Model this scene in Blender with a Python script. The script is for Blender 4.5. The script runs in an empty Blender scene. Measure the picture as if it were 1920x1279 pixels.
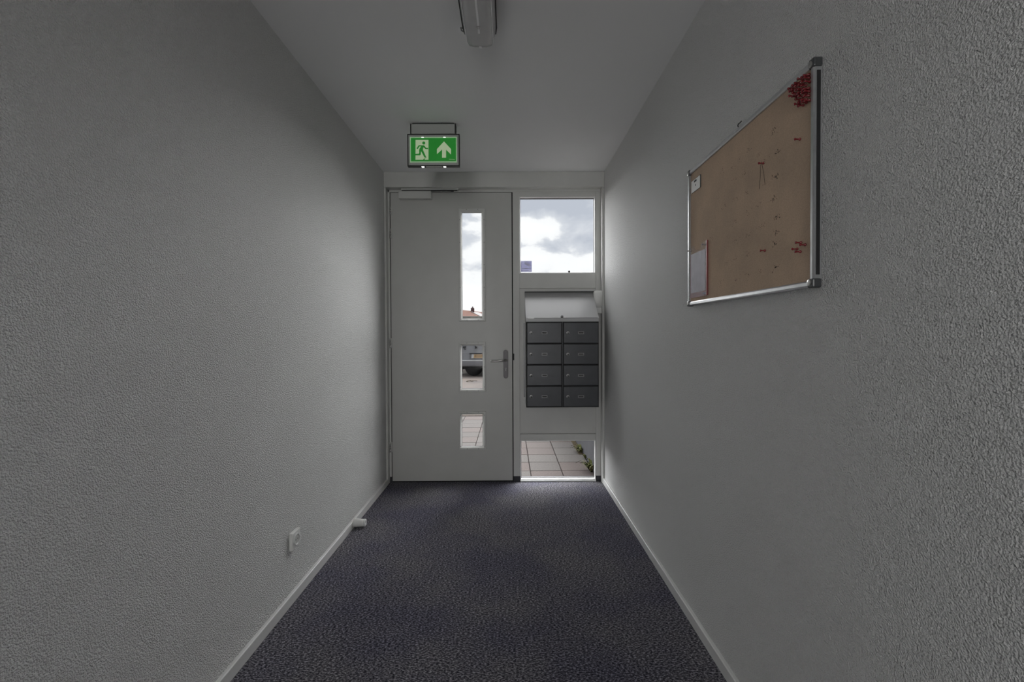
import bpy, bmesh, math, random
from mathutils import Vector, Matrix
random.seed(7)
scene = bpy.context.scene
col = scene.collection
R = math.radians

# ------------------------------------------------------------------ camera
H, YAW, PITCH, ROLL, F = 1.2504, 0.0057, 0.0155, -0.0044, 888.0
cy, sy, cp, sp, cr, sr = math.cos(YAW), math.sin(YAW), math.cos(PITCH), math.sin(PITCH), math.cos(ROLL), math.sin(ROLL)
_r0, _u0, _f0 = Vector((cy, -sy, 0)), Vector((sp*sy, sp*cy, cp)), Vector((cp*sy, cp*cy, -sp))
_r, _u = cr*_r0 + sr*_u0, cr*_u0 - sr*_r0
cam = bpy.data.objects.new('camera', bpy.data.cameras.new('camera'))
col.objects.link(cam)
cam.data.sensor_width = 36.0
cam.data.lens = F/1920*36.0
cam.data.clip_start, cam.data.clip_end = 0.02, 1000
cam.matrix_world = Matrix(((_r.x, _u.x, -_f0.x, 0), (_r.y, _u.y, -_f0.y, 0), (_r.z, _u.z, -_f0.z, H), (0, 0, 0, 1)))
scene.camera = cam

def at(px, py, X=None, Y=None, Z=None):
    """survey helper: the real point of a given plane that the photograph shows at a pixel"""
    d = _r*((px-960)/F) - _u*((py-639.5)/F) + _f0
    o = Vector((0, 0, H))
    if X is not None: t = X/d.x
    elif Y is not None: t = Y/d.y
    else: t = (Z-H)/d.z
    return o + d*t

# ------------------------------------------------------------------ exposure, sky, sun, large lights
vs = scene.view_settings
scene.display_settings.display_device = 'sRGB'
vs.view_transform, vs.look, vs.exposure, vs.gamma, vs.use_curve_mapping = 'Standard', 'None', 0.14, 1.0, False

SKY_SEED = (14.83, 13.43, 1.28)
world = bpy.data.worlds.new('cloudy_sky'); scene.world = world; world.use_nodes = True
nt = world.node_tree; nt.nodes.clear()
def N(tree, kind, **kw):
    n = tree.nodes.new(kind)
    for k, v in kw.items():
        if k in n.inputs: n.inputs[k].default_value = v
        else: setattr(n, k, v)
    return n
def ramp(tree, stops, interp='LINEAR'):
    n = tree.nodes.new('ShaderNodeValToRGB'); n.color_ramp.interpolation = interp
    e = n.color_ramp.elements
    while len(e) < len(stops): e.new(0.5)
    for i, (p, c) in enumerate(stops):
        e[i].position = p; e[i].color = (*c, 1) if len(c) == 3 else c
    return n
L = nt.links.new
tc = N(nt, 'ShaderNodeTexCoord')
mp = N(nt, 'ShaderNodeMapping'); mp.inputs['Scale'].default_value = (1, 1, 1.9); mp.inputs['Location'].default_value = SKY_SEED
n1 = N(nt, 'ShaderNodeTexNoise', noise_dimensions='3D', Scale=6.0, Detail=9.0, Roughness=0.52, Distortion=0.25)
sep = N(nt, 'ShaderNodeSeparateXYZ')
mr = N(nt, 'ShaderNodeMapRange'); mr.inputs['From Min'].default_value = 0.10; mr.inputs['From Max'].default_value = 0.30
mr.inputs['To Min'].default_value = 0.10; mr.inputs['To Max'].default_value = -0.10
ad = N(nt, 'ShaderNodeMath', operation='ADD')
rp = ramp(nt, [(0.40, (0.50, 0.53, 0.60)), (0.50, (0.66, 0.68, 0.73)), (0.545, (0.93, 0.93, 0.94)), (0.72, (1.0, 1.0, 1.0))])
bg = N(nt, 'ShaderNodeBackground', Strength=1.0)
wo = N(nt, 'ShaderNodeOutputWorld')
L(tc.outputs['Generated'], mp.inputs['Vector']); L(mp.outputs['Vector'], n1.inputs['Vector'])
L(tc.outputs['Generated'], sep.inputs['Vector']); L(sep.outputs['Z'], mr.inputs['Value'])
L(n1.outputs['Fac'], ad.inputs[0]); L(mr.outputs['Result'], ad.inputs[1])
L(ad.outputs['Value'], rp.inputs['Fac']); L(rp.outputs['Color'], bg.inputs['Color']); L(bg.outputs['Background'], wo.inputs['Surface'])

# bright veiled sun behind the clouds in front of the entrance
sun = bpy.data.objects.new('sun', bpy.data.lights.new('sun', 'SUN')); col.objects.link(sun)
sun.data.energy = 11.0; sun.data.angle = R(58); sun.data.color = (1.0, 0.99, 0.985)
sun.rotation_euler = (R(-60), 0, R(-46))      # shines from the street side on the right, elevation 30 degrees
# second, wide sun lamp added to boost the glow of the cloudy sky
glow = bpy.data.objects.new('cloud_glow', bpy.data.lights.new('cloud_glow', 'SUN')); col.objects.link(glow)
glow.data.energy = 16.0; glow.data.angle = R(160); glow.data.color = (1.0, 0.985, 0.985)
glow.rotation_euler = (R(-74), 0, 0)
# daylight of the stair hall behind the camera
hall = bpy.data.objects.new('hall_daylight', bpy.data.lights.new('hall_daylight', 'AREA')); col.objects.link(hall)
hall.data.shape = 'RECTANGLE'; hall.data.size, hall.data.size_y = 0.95, 2.2
hall.data.energy = 58.0; hall.data.color = (1.0, 0.995, 0.98)
hall.location = (-0.50, -5.8, 1.3); hall.rotation_euler = (R(90), 0, 0)

# area lamp added behind the camera on the left to brighten the walls
side = bpy.data.objects.new('side_daylight', bpy.data.lights.new('side_daylight', 'AREA')); col.objects.link(side)
side.data.shape = 'RECTANGLE'; side.data.size, side.data.size_y = 1.6, 1.9
side.data.energy = 20.0; side.data.color = (1.0, 0.995, 0.985)
side.location = (-1.0, -1.5, 1.3); side.rotation_euler = (R(90), 0, R(-68))

# ------------------------------------------------------------------ materials
MATS = {}
def new_mat(name):
    m = bpy.data.materials.new(name); m.use_nodes = True
    t = m.node_tree; b = t.nodes['Principled BSDF']
    return m, t, b
def plain(name, color, rough=0.5, metal=0.0, grain=0.0, gscale=400, bump=0.0, spec=0.5, emit=None, estr=0.0):
    if name in MATS: return MATS[name]
    m, t, b = new_mat(name)
    b.inputs['Roughness'].default_value = rough; b.inputs['Metallic'].default_value = metal
    b.inputs['Specular IOR Level'].default_value = spec
    b.inputs['Base Color'].default_value = (*color, 1)
    if grain or bump:
        c = N(t, 'ShaderNodeTexCoord'); n = N(t, 'ShaderNodeTexNoise', Scale=gscale, Detail=3.0)
        t.links.new(c.outputs['Object'], n.inputs['Vector'])
        if grain:
            lo = tuple(max(0, x*(1-grain)) for x in color); hi = tuple(min(1, x*(1+grain)) for x in color)
            r = ramp(t, [(0.3, lo), (0.7, hi)]); t.links.new(n.outputs['Fac'], r.inputs['Fac']); t.links.new(r.outputs['Color'], b.inputs['Base Color'])
        if bump:
            bp = N(t, 'ShaderNodeBump', Strength=bump, Distance=0.001); t.links.new(n.outputs['Fac'], bp.inputs['Height']); t.links.new(bp.outputs['Normal'], b.inputs['Normal'])
    if emit:
        b.inputs['Emission Color'].default_value = (*emit, 1); b.inputs['Emission Strength'].default_value = estr
    MATS[name] = m
    return m

def stucco(name, color, scale, strength, dist):
    """pebbly sprayed plaster: rounded grains of two sizes with pits between them"""
    m, t, b = new_mat(name)
    c = N(t, 'ShaderNodeTexCoord')
    n1 = N(t, 'ShaderNodeTexNoise', Scale=scale*1.15, Detail=1.5, Roughness=0.45)
    n2 = N(t, 'ShaderNodeTexVoronoi', Scale=scale*0.8, feature='SMOOTH_F1', Smoothness=0.35)
    n3 = N(t, 'ShaderNodeTexNoise', Scale=1.3, Detail=3.0)
    n4 = N(t, 'ShaderNodeTexNoise', Scale=scale*0.22, Detail=2.0)
    for n in (n1, n2, n3, n4): t.links.new(c.outputs['Object'], n.inputs['Vector'])
    r1 = ramp(t, [(0.34, (0, 0, 0)), (0.62, (1, 1, 1))]); t.links.new(n1.outputs['Fac'], r1.inputs['Fac'])
    mm = N(t, 'ShaderNodeMath', operation='MULTIPLY_ADD'); mm.inputs[1].default_value = -1.1
    t.links.new(n2.outputs['Distance'], mm.inputs[0]); t.links.new(r1.outputs['Color'], mm.inputs[2])
    m4 = N(t, 'ShaderNodeMath', operation='MULTIPLY_ADD'); m4.inputs[1].default_value = 0.35
    t.links.new(n4.outputs['Fac'], m4.inputs[0]); t.links.new(mm.outputs['Value'], m4.inputs[2])
    bp = N(t, 'ShaderNodeBump', Strength=strength, Distance=dist)
    t.links.new(m4.outputs['Value'], bp.inputs['Height']); t.links.new(bp.outputs['Normal'], b.inputs['Normal'])
    r = ramp(t, [(0.3, tuple(x*0.97 for x in color)), (0.7, color)]); t.links.new(n3.outputs['Fac'], r.inputs['Fac'])
    t.links.new(r.outputs['Color'], b.inputs['Base Color'])
    b.inputs['Roughness'].default_value = 0.75; b.inputs['Specular IOR Level'].default_value = 0.25
    return m
M_wall = stucco('stucco_wall', (0.84, 0.84, 0.83), 225, 1.0, 0.0042)
M_ceil = stucco('spray_plaster_ceiling', (0.82, 0.82, 0.82), 260, 0.10, 0.001)

def carpet():
    m, t, b = new_mat('carpet')
    c = N(t, 'ShaderNodeTexCoord'); mp = N(t, 'ShaderNodeMapping'); mp.inputs['Scale'].default_value = (0.55, 1, 1)
    t.links.new(c.outputs['Object'], mp.inputs['Vector'])
    n = N(t, 'ShaderNodeTexNoise', Scale=180, Detail=3.5, Roughness=0.7); t.links.new(mp.outputs['Vector'], n.inputs['Vector'])
    n2 = N(t, 'ShaderNodeTexNoise', Scale=2.2, Detail=4.0); t.links.new(c.outputs['Object'], n2.inputs['Vector'])
    r = ramp(t, [(0.36, (0.008, 0.008, 0.016)), (0.50, (0.092, 0.091, 0.102)), (0.66, (0.48, 0.47, 0.50))]); t.links.new(n.outputs['Fac'], r.inputs['Fac'])
    r2 = ramp(t, [(0.38, (0.76, 0.75, 0.88)), (0.62, (1.05, 1.03, 1.03))]); t.links.new(n2.outputs['Fac'], r2.inputs['Fac'])
    mx = N(t, 'ShaderNodeMix', data_type='RGBA', blend_type='MULTIPLY'); mx.inputs[0].default_value = 1.0
    t.links.new(r.outputs['Color'], mx.inputs[6]); t.links.new(r2.outputs['Color'], mx.inputs[7]); t.links.new(mx.outputs[2], b.inputs['Base Color'])
    bp = N(t, 'ShaderNodeBump', Strength=0.8, Distance=0.006); t.links.new(n.outputs['Fac'], bp.inputs['Height']); t.links.new(bp.outputs['Normal'], b.inputs['Normal'])
    b.inputs['Roughness'].default_value = 0.95; b.inputs['Specular IOR Level'].default_value = 0.05
    return m
M_carpet = carpet()

def glass(name, tint=(0.93, 0.95, 0.95), rough=0.0, ior=1.14):
    m, t, b = new_mat(name)
    out = t.nodes['Material Output']
    tr = N(t, 'ShaderNodeBsdfTransparent'); tr.inputs['Color'].default_value = (*tint, 1)
    gl = N(t, 'ShaderNodeBsdfGlossy', Roughness=rough)
    fr = N(t, 'ShaderNodeFresnel', IOR=ior); mx = N(t, 'ShaderNodeMixShader')
    ge = N(t, 'ShaderNodeNewGeometry'); iv = N(t, 'ShaderNodeMath', operation='SUBTRACT'); iv.inputs[0].default_value = 1.0; t.links.new(ge.outputs['Backfacing'], iv.inputs[1])
    mu = N(t, 'ShaderNodeMath', operation='MULTIPLY'); t.links.new(fr.outputs['Fac'], mu.inputs[0]); t.links.new(iv.outputs[0], mu.inputs[1])     # reflect at the outer face only, no total reflection inside the sheet
    t.links.new(mu.outputs[0], mx.inputs[0]); t.links.new(tr.outputs[0], mx.inputs[1]); t.links.new(gl.outputs[0], mx.inputs[2])
    t.links.new(mx.outputs[0], out.inputs['Surface'])
    return m
M_glass = glass('window_glass', (0.97, 0.98, 0.98))
M_acryl = glass('clear_acrylic', (0.86, 0.90, 0.87))
M_film = glass('clear_film', (0.95, 0.95, 0.96), 0.12, 1.18)

M_paint = plain('white_satin_paint', (0.57, 0.57, 0.55), 0.42, grain=0.03, gscale=6)
M_door = plain('white_door_paint', (0.50, 0.50, 0.48), 0.38, grain=0.03, gscale=5, bump=0.03)
M_bead = plain('white_glazing_bead', (0.72, 0.72, 0.71), 0.4)
M_outframe = plain('grey_outer_frame', (0.16, 0.16, 0.158), 0.6, spec=0.2)
M_skirt = plain('white_skirting', (0.66, 0.66, 0.65), 0.4)
M_white = plain('white_plastic', (0.74, 0.74, 0.72), 0.35)
M_gap = plain('dark_gap', (0.015, 0.015, 0.016), 0.8)
M_gasket = plain('black_rubber', (0.012, 0.012, 0.013), 0.6)
M_plinth = plain('dark_plinth', (0.035, 0.035, 0.042), 0.7, grain=0.3, gscale=300)
M_steel = plain('brushed_steel', (0.50, 0.49, 0.48), 0.32, 0.9, grain=0.08, gscale=90)
M_darksteel = plain('satin_handle_plate', (0.10, 0.095, 0.099), 0.42, 0.75)
M_nameplate = plain('dull_name_plate', (0.24, 0.24, 0.245), 0.4, 0.3)
M_chrome = plain('chrome', (0.30, 0.30, 0.30), 0.38, 0.9)
M_screw = plain('screw_head', (0.22, 0.22, 0.22), 0.4, 0.6)
M_closer = plain('grey_white_closer', (0.56, 0.56, 0.54), 0.4)
M_alu = plain('anodised_aluminium', (0.60, 0.61, 0.62), 0.30, 0.85, grain=0.05, gscale=60)
M_greycorner = plain('grey_plastic_corner', (0.06, 0.063, 0.066), 0.28)
M_mail = plain('anthracite_steel', (0.058, 0.061, 0.069), 0.34, 0.15, grain=0.06, gscale=20)
M_mailbody = plain('grey_mailbox_steel', (0.27, 0.27, 0.275), 0.40, 0.25)
M_hatch = plain('light_grey_hatch', (0.44, 0.44, 0.445), 0.30, 0.0)
M_green = plain('exit_green', (0.012, 0.20, 0.02), 0.35, emit=(0.02, 0.26, 0.03), estr=0.34)
M_legend = plain('exit_pale_legend', (0.5, 0.62, 0.42), 0.35, emit=(0.50, 0.62, 0.38), estr=0.32)
M_rim = plain('exit_lit_rim', (0.45, 0.6, 0.42), 0.3, emit=(0.35, 0.6, 0.32), estr=0.25)
M_edge = plain('dark_sign_edge', (0.015, 0.017, 0.015), 0.4)
M_led = plain('led', (1, 1, 1), 0.3, emit=(1, 1, 0.97), estr=1.6)
M_signbox = plain('sign_housing', (0.42, 0.43, 0.41), 0.4)
M_opal = plain('opal_diffuser', (0.54, 0.54, 0.54), 0.22, grain=0.03, gscale=25)
M_pale = plain('pale_parts_and_highlight', (0.86, 0.86, 0.86), 0.3)  # pale white for small parts and the painted highlight on the lamp
M_tray = plain('grey_lamp_tray', (0.5, 0.5, 0.5), 0.4)
M_red = plain('red_pin_plastic', (0.20, 0.016, 0.022), 0.25)
M_clearpin = plain('clear_pin_plastic', (0.45, 0.40, 0.40), 0.15)
M_needle = plain('pin_steel', (0.5, 0.5, 0.5), 0.2, 1.0)
M_string = plain('dark_string', (0.05, 0.035, 0.025), 0.8)
M_card = plain('white_card', (0.82, 0.82, 0.80), 0.6)
M_paper = plain('pale_lilac_paper', (0.68, 0.65, 0.69), 0.6, grain=0.10, gscale=30)
M_redfilm = plain('dark_red_pocket', (0.25, 0.075, 0.075), 0.35)
M_hole = plain('pin_hole', (0.07, 0.05, 0.037), 0.9)
M_ink = plain('dark_ink', (0.05, 0.05, 0.05), 0.7)
def translucent(name, color):
    m, t, b = new_mat(name)
    d = N(t, 'ShaderNodeBsdfDiffuse'); d.inputs['Color'].default_value = (*color, 1)
    r = N(t, 'ShaderNodeBsdfTranslucent'); r.inputs['Color'].default_value = (*color, 1)
    mx = N(t, 'ShaderNodeMixShader'); mx.inputs[0].default_value = 0.6
    t.links.new(d.outputs[0], mx.inputs[1]); t.links.new(r.outputs[0], mx.inputs[2]); t.links.new(mx.outputs[0], t.nodes['Material Output'].inputs['Surface'])
    return m
M_blue = translucent('sticker_blue', (0.33, 0.33, 0.42))
M_stickerpale = translucent('sticker_pale', (0.80, 0.80, 0.86))
def cork():
    m, t, b = new_mat('cork')
    c = N(t, 'ShaderNodeTexCoord')
    a = N(t, 'ShaderNodeTexNoise', Scale=330, Detail=3.0, Roughness=0.7); d = N(t, 'ShaderNodeTexNoise', Scale=7, Detail=4.0)
    for n in (a, d): t.links.new(c.outputs['Object'], n.inputs['Vector'])
    r = ramp(t, [(0.25, (0.44, 0.335, 0.25)), (0.5, (0.54, 0.41, 0.305)), (0.78, (0.61, 0.47, 0.355))]); t.links.new(a.outputs['Fac'], r.inputs['Fac'])
    r2 = ramp(t, [(0.35, (0.9, 0.9, 0.9)), (0.65, (1.08, 1.06, 1.04))]); t.links.new(d.outputs['Fac'], r2.inputs['Fac'])
    mx = N(t, 'ShaderNodeMix', data_type='RGBA', blend_type='MULTIPLY'); mx.inputs[0].default_value = 1.0
    t.links.new(r.outputs['Color'], mx.inputs[6]); t.links.new(r2.outputs['Color'], mx.inputs[7]); t.links.new(mx.outputs[2], b.inputs['Base Color'])
    bp = N(t, 'ShaderNodeBump', Strength=0.25, Distance=0.001); t.links.new(a.outputs['Fac'], bp.inputs['Height']); t.links.new(bp.outputs['Normal'], b.inputs['Normal'])
    b.inputs['Roughness'].default_value = 0.9; b.inputs['Specular IOR Level'].default_value = 0.1
    return m
M_cork = cork()
TILES = [plain('paving_tile_%s' % n, c, 0.9, grain=0.14, gscale=60, bump=0.2, spec=0.08) for n, c in
         (('pink', (0.061, 0.052, 0.049)), ('grey', (0.057, 0.052, 0.0495)), ('rose', (0.060, 0.050, 0.047)), ('pale', (0.062, 0.057, 0.054)))]
M_joint = plain('sandy_joint', (0.0216, 0.0171, 0.0162), 0.95, spec=0.03, grain=0.3, gscale=90)
M_concrete = plain('grey_concrete', (0.0480, 0.0480, 0.0520), 0.95, spec=0.05, grain=0.2, gscale=18, bump=0.3)
M_weed = plain('weed_leaf', (0.0600, 0.0660, 0.0220), 0.8, spec=0.1)
M_weeddry = plain('dry_weed', (0.0900, 0.0760, 0.0400), 0.8, spec=0.1)
M_moss = plain('brown_moss', (0.0360, 0.0288, 0.0180), 0.95, spec=0.03, grain=0.4, gscale=60)
def road_mat():
    m, t, b = new_mat('brick_road')
    c = N(t, 'ShaderNodeTexCoord')
    br = N(t, 'ShaderNodeTexBrick', Scale=5.0); t.links.new(c.outputs['Object'], br.inputs['Vector'])
    br.inputs['Color1'].default_value = (0.088, 0.076, 0.068, 1); br.inputs['Color2'].default_value = (0.078, 0.071, 0.067, 1); br.inputs['Mortar'].default_value = (0.055, 0.049, 0.045, 1)
    br.inputs['Mortar Size'].default_value = 0.02
    n = N(t, 'ShaderNodeTexNoise', Scale=0.9, Detail=5.0); t.links.new(c.outputs['Object'], n.inputs['Vector'])
    r = ramp(t, [(0.35, (0.75, 0.75, 0.78)), (0.65, (1.15, 1.1, 1.05))]); t.links.new(n.outputs['Fac'], r.inputs['Fac'])
    mx = N(t, 'ShaderNodeMix', data_type='RGBA', blend_type='MULTIPLY'); mx.inputs[0].default_value = 1.0
    t.links.new(br.outputs['Color'], mx.inputs[6]); t.links.new(r.outputs['Color'], mx.inputs[7]); t.links.new(mx.outputs[2], b.inputs['Base Color'])
    b.inputs['Roughness'].default_value = 0.95; b.inputs['Specular IOR Level'].default_value = 0.05
    return m
M_road = road_mat()
M_car = plain('silver_car_paint', (0.21, 0.213, 0.222), 0.45, 0.0, spec=0.15)
M_carbumper = plain('grey_car_bumper', (0.17, 0.17, 0.177), 0.5, spec=0.15)
M_carglass = plain('car_glass', (0.03, 0.035, 0.04), 0.06)
M_tyre = plain('tyre_rubber', (0.006, 0.006, 0.0065), 0.85, spec=0.05, bump=0.3, gscale=60)
M_under = plain('car_underside', (0.004, 0.004, 0.004), 0.95, spec=0.02)
M_plate = plain('yellow_number_plate', (0.52, 0.36, 0.20), 0.6, spec=0.1)
M_tail = plain('tail_lamp_red', (0.2, 0.01, 0.01), 0.2)
M_hub = plain('wheel_rim', (0.5, 0.5, 0.5), 0.5, spec=0.2)
M_brick = plain('house_brick', (0.0720, 0.0432, 0.0324), 0.9, spec=0.05, grain=0.2, gscale=8)
M_rooftile = plain('red_roof_tile', (0.066, 0.033, 0.025), 0.95, spec=0.05, grain=0.25, gscale=3.0)
M_chim = plain('chimney_brick', (0.10, 0.058, 0.060), 0.9, spec=0.05, grain=0.2, gscale=6)
M_solar = plain('pale_solar_panel', (0.052, 0.045, 0.043), 0.6, spec=0.1)
M_flatroof = plain('grey_flat_roof', (0.26, 0.265, 0.24), 0.9, spec=0.05, grain=0.2, gscale=3)

# ------------------------------------------------------------------ helpers
def NB(): return bmesh.new()
def box(bm, x0, x1, y0, y1, z0, z1, bev=0.0, seg=2):
    x0, x1 = min(x0, x1), max(x0, x1); y0, y1 = min(y0, y1), max(y0, y1); z0, z1 = min(z0, z1), max(z0, z1)
    t = bmesh.new()
    v = [t.verts.new((x, y, z)) for x in (x0, x1) for y in (y0, y1) for z in (z0, z1)]
    for f in ((0, 1, 3, 2), (4, 6, 7, 5), (0, 4, 5, 1), (2, 3, 7, 6), (0, 2, 6, 4), (1, 5, 7, 3)): t.faces.new([v[i] for i in f])
    if bev: bmesh.ops.bevel(t, geom=t.edges[:], offset=min(bev, 0.49*min(x1-x0, y1-y0, z1-z0)), segments=seg, profile=0.5, affect='EDGES')
    join(bm, t)
    return bm
def join(bm, t, mat=None):
    if mat is not None: bmesh.ops.transform(t, matrix=mat, verts=t.verts[:])
    me = bpy.data.meshes.new('tmp'); t.to_mesh(me); t.free(); bm.from_mesh(me); bpy.data.meshes.remove(me)
def prism(bm, pts, a0, a1, axis='x', bev=0.0):
    """polygon pts (two coordinates) swept from a0 to a1 along axis"""
    def P(p, a): return (a, p[0], p[1]) if axis == 'x' else ((p[0], a, p[1]) if axis == 'y' else (p[0], p[1], a))
    t = bmesh.new()
    A = [t.verts.new(P(p, a0)) for p in pts]; B = [t.verts.new(P(p, a1)) for p in pts]
    t.faces.new(A); t.faces.new(list(reversed(B)))
    for i in range(len(pts)):
        j = (i+1) % len(pts); t.faces.new((A[i], B[i], B[j], A[j]))
    bmesh.ops.recalc_face_normals(t, faces=t.faces[:])
    if bev: bmesh.ops.bevel(t, geom=t.edges[:], offset=bev, segments=2, profile=0.5, affect='EDGES')
    join(bm, t); return bm
def lathe(bm, prof, origin=(0, 0, 0), axis=(0, 0, 1), n=16):
    """profile of (radius, height) turned about axis"""
    t = bmesh.new(); rings = []
    for r, h in prof:
        rings.append([t.verts.new((max(r, 1e-5)*math.cos(2*math.pi*k/n), max(r, 1e-5)*math.sin(2*math.pi*k/n), h)) for k in range(n)])
    for a, b in zip(rings[:-1], rings[1:]):
        for k in range(n): t.faces.new((a[k], a[(k+1) % n], b[(k+1) % n], b[k]))
    t.faces.new(list(reversed(rings[0]))); t.faces.new(rings[-1])
    q = Vector((0, 0, 1)).rotation_difference(Vector(axis).normalized()).to_matrix().to_4x4()
    join(bm, t, Matrix.Translation(origin) @ q); return bm
def tube(bm, pts, rad, n=8):
    pts = [Vector(p) for p in pts]; t = bmesh.new(); rings = []
    rads = rad if isinstance(rad, (list, tuple)) else [rad]*len(pts)
    for i, p in enumerate(pts):
        d = (pts[min(i+1, len(pts)-1)] - pts[max(i-1, 0)]).normalized()
        s = d.cross(Vector((0, 0, 1)) if abs(d.z) < 0.9 else Vector((1, 0, 0))).normalized(); u = s.cross(d)
        rings.append([t.verts.new(p + (s*math.cos(2*math.pi*k/n) + u*math.sin(2*math.pi*k/n))*rads[i]) for k in range(n)])
    for a, b in zip(rings[:-1], rings[1:]):
        for k in range(n): t.faces.new((a[k], a[(k+1) % n], b[(k+1) % n], b[k]))
    t.faces.new(list(reversed(rings[0]))); t.faces.new(rings[-1])
    bmesh.ops.recalc_face_normals(t, faces=t.faces[:])
    join(bm, t); return bm
def ring(bm, x0, x1, z0, z1, w, y0, y1, bev=0.0):
    """flat rectangular ring in the xz plane, mitred"""
    t = bmesh.new()
    o = [(x0, z0), (x1, z0), (x1, z1), (x0, z1)]; i = [(x0+w, z0+w), (x1-w, z0+w), (x1-w, z1-w), (x0+w, z1-w)]
    V = {}
    for nm, pl in (('o', o), ('i', i)):
        for y, s in ((y0, 'f'), (y1, 'b')): V[nm+s] = [t.verts.new((p[0], y, p[1])) for p in pl]
    for k in range(4):
        j = (k+1) % 4
        t.faces.new((V['of'][k], V['of'][j], V['if'][j], V['if'][k])); t.faces.new((V['ob'][k], V['ib'][k], V['ib'][j], V['ob'][j]))
        t.faces.new((V['of'][k], V['ob'][k], V['ob'][j], V['of'][j])); t.faces.new((V['if'][k], V['if'][j], V['ib'][j], V['ib'][k]))
    bmesh.ops.recalc_face_normals(t, faces=t.faces[:])
    if bev: bmesh.ops.bevel(t, geom=[e for e in t.edges if all(abs(v.co.y-min(y0, y1)) < 1e-6 for v in e.verts)], offset=bev, segments=2, profile=0.5, affect='EDGES')
    join(bm, t); return bm
def loc_of(o):
    v = Vector((0, 0, 0))
    while o is not None: v += o.location; o = o.parent
    return v
def finish(name, bm, mat, origin, smooth=False):
    bmesh.ops.translate(bm, verts=bm.verts[:], vec=-Vector(origin))
    bmesh.ops.recalc_face_normals(bm, faces=bm.faces[:])
    me = bpy.data.meshes.new(name); bm.to_mesh(me); bm.free()
    for m in (mat if isinstance(mat, list) else [mat]): me.materials.append(m)
    if smooth:
        for p in me.polygons: p.use_smooth = True
    return bpy.data.objects.new(name, me)
def part(name, bm, mat, parent, smooth=False, label=None, kind=None):
    o = finish(name, bm, mat, loc_of(parent), smooth); o.parent = parent; col.objects.link(o)
    if label: o['label'] = label
    if kind: o['kind'] = kind
    return o
def mark(o, label, cat, group=None):
    o['label'] = label; o['category'] = cat
    if group: o['group'] = group
    return o
def thing(name, loc, label, cat, group=None):
    o = bpy.data.objects.new(name, None); o.empty_display_size = 0.05; o.location = loc; col.objects.link(o)
    return mark(o, label, cat, group)
def single(name, bm, mat, loc, label, cat, group=None, smooth=False):
    o = finish(name, bm, mat, loc, smooth); o.location = loc; col.objects.link(o)
    return mark(o, label, cat, group)
def struct(name, bm, mat, label, cat, loc=(0, 0, 0), smooth=False):
    o = finish(name, bm, mat, loc, smooth); o.location = loc; col.objects.link(o); mark(o, label, cat); o['kind'] = 'structure'; return o
def struct_root(name, loc, label, cat):
    o = thing(name, loc, label, cat); o['kind'] = 'structure'; return o
def text_mesh(s, size, mat_world, bold=0.0):
    cu = bpy.data.curves.new('txt', 'FONT'); cu.body = s; cu.size = size; cu.align_x = 'CENTER'; cu.align_y = 'CENTER'; cu.extrude = 0.0006; cu.offset = bold
    o = bpy.data.objects.new('txt', cu); col.objects.link(o)
    dg = bpy.context.evaluated_depsgraph_get(); me = bpy.data.meshes.new_from_object(o.evaluated_get(dg))
    bm = bmesh.new(); bm.from_mesh(me); bmesh.ops.transform(bm, matrix=mat_world, verts=bm.verts[:])
    bpy.data.objects.remove(o); bpy.data.curves.remove(cu); bpy.data.meshes.remove(me)
    return bm

# ------------------------------------------------------------------ the corridor
XL, XR, ZC = -1.0255, 0.7885, 2.581       # walls, ceiling height
D, DL, YB = 3.98, 3.91, -6.0              # door plane, plane of the lintel, rear end
def rect(px0, py0, px1, py1, Y=D):
    mx, my = (px0+px1)/2, (py0+py1)/2
    return at(px0, my, Y=Y).x, at(px1, my, Y=Y).x, at(mx, py1, Y=Y).z, at(mx, py0, Y=Y).z   # x0 x1 z0 z1

struct('floor', box(NB(), XL-0.2, XR+0.2, YB, D+0.03, -0.08, 0), M_carpet, 'dark blue grey flecked carpet covering the corridor floor', 'floor')
struct('wall_left', box(NB(), XL-0.2, XL, YB, D+0.10, 0, ZC), M_wall, 'white textured plaster wall on the left with the socket', 'wall')
struct('wall_right', box(NB(), XR, XR+0.2, YB, D+0.10, 0, ZC), M_wall, 'white textured plaster wall on the right with the cork board', 'wall')
struct('ceiling', box(NB(), XL-0.2, XR+0.2, YB, D+0.10, ZC, ZC+0.15), M_ceil, 'smooth pale ceiling with the lamp and exit sign', 'ceiling')
struct('wall_back', box(NB(), XL-0.2, XR+0.2, YB-0.15, YB, -0.08, ZC+0.15), M_wall, 'white wall at the rear end behind the camera', 'wall')
BT, BH = 0.0145, 0.047
struct('baseboard_left', prism(NB(), [(XL, 0), (XL+BT, 0), (XL+BT, BH-0.003), (XL+BT-0.003, BH), (XL, BH)], YB, DL+0.01, 'y'), M_skirt, 'low white baseboard along the left wall', 'baseboard')
struct('baseboard_right', prism(NB(), [(XR, 0), (XR-BT, 0), (XR-BT, BH-0.003), (XR-BT+0.003, BH), (XR, BH)], YB, DL+0.01, 'y'), M_skirt, 'low white baseboard along the right wall', 'baseboard')

# lintel above the door
zl = at(926, 350.5, Y=DL).z
struct('trim_1', box(NB(), XL, XR, DL, D+0.10, zl, ZC, 0.003), M_paint, 'plain white lintel board above the door and window', 'lintel')
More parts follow.
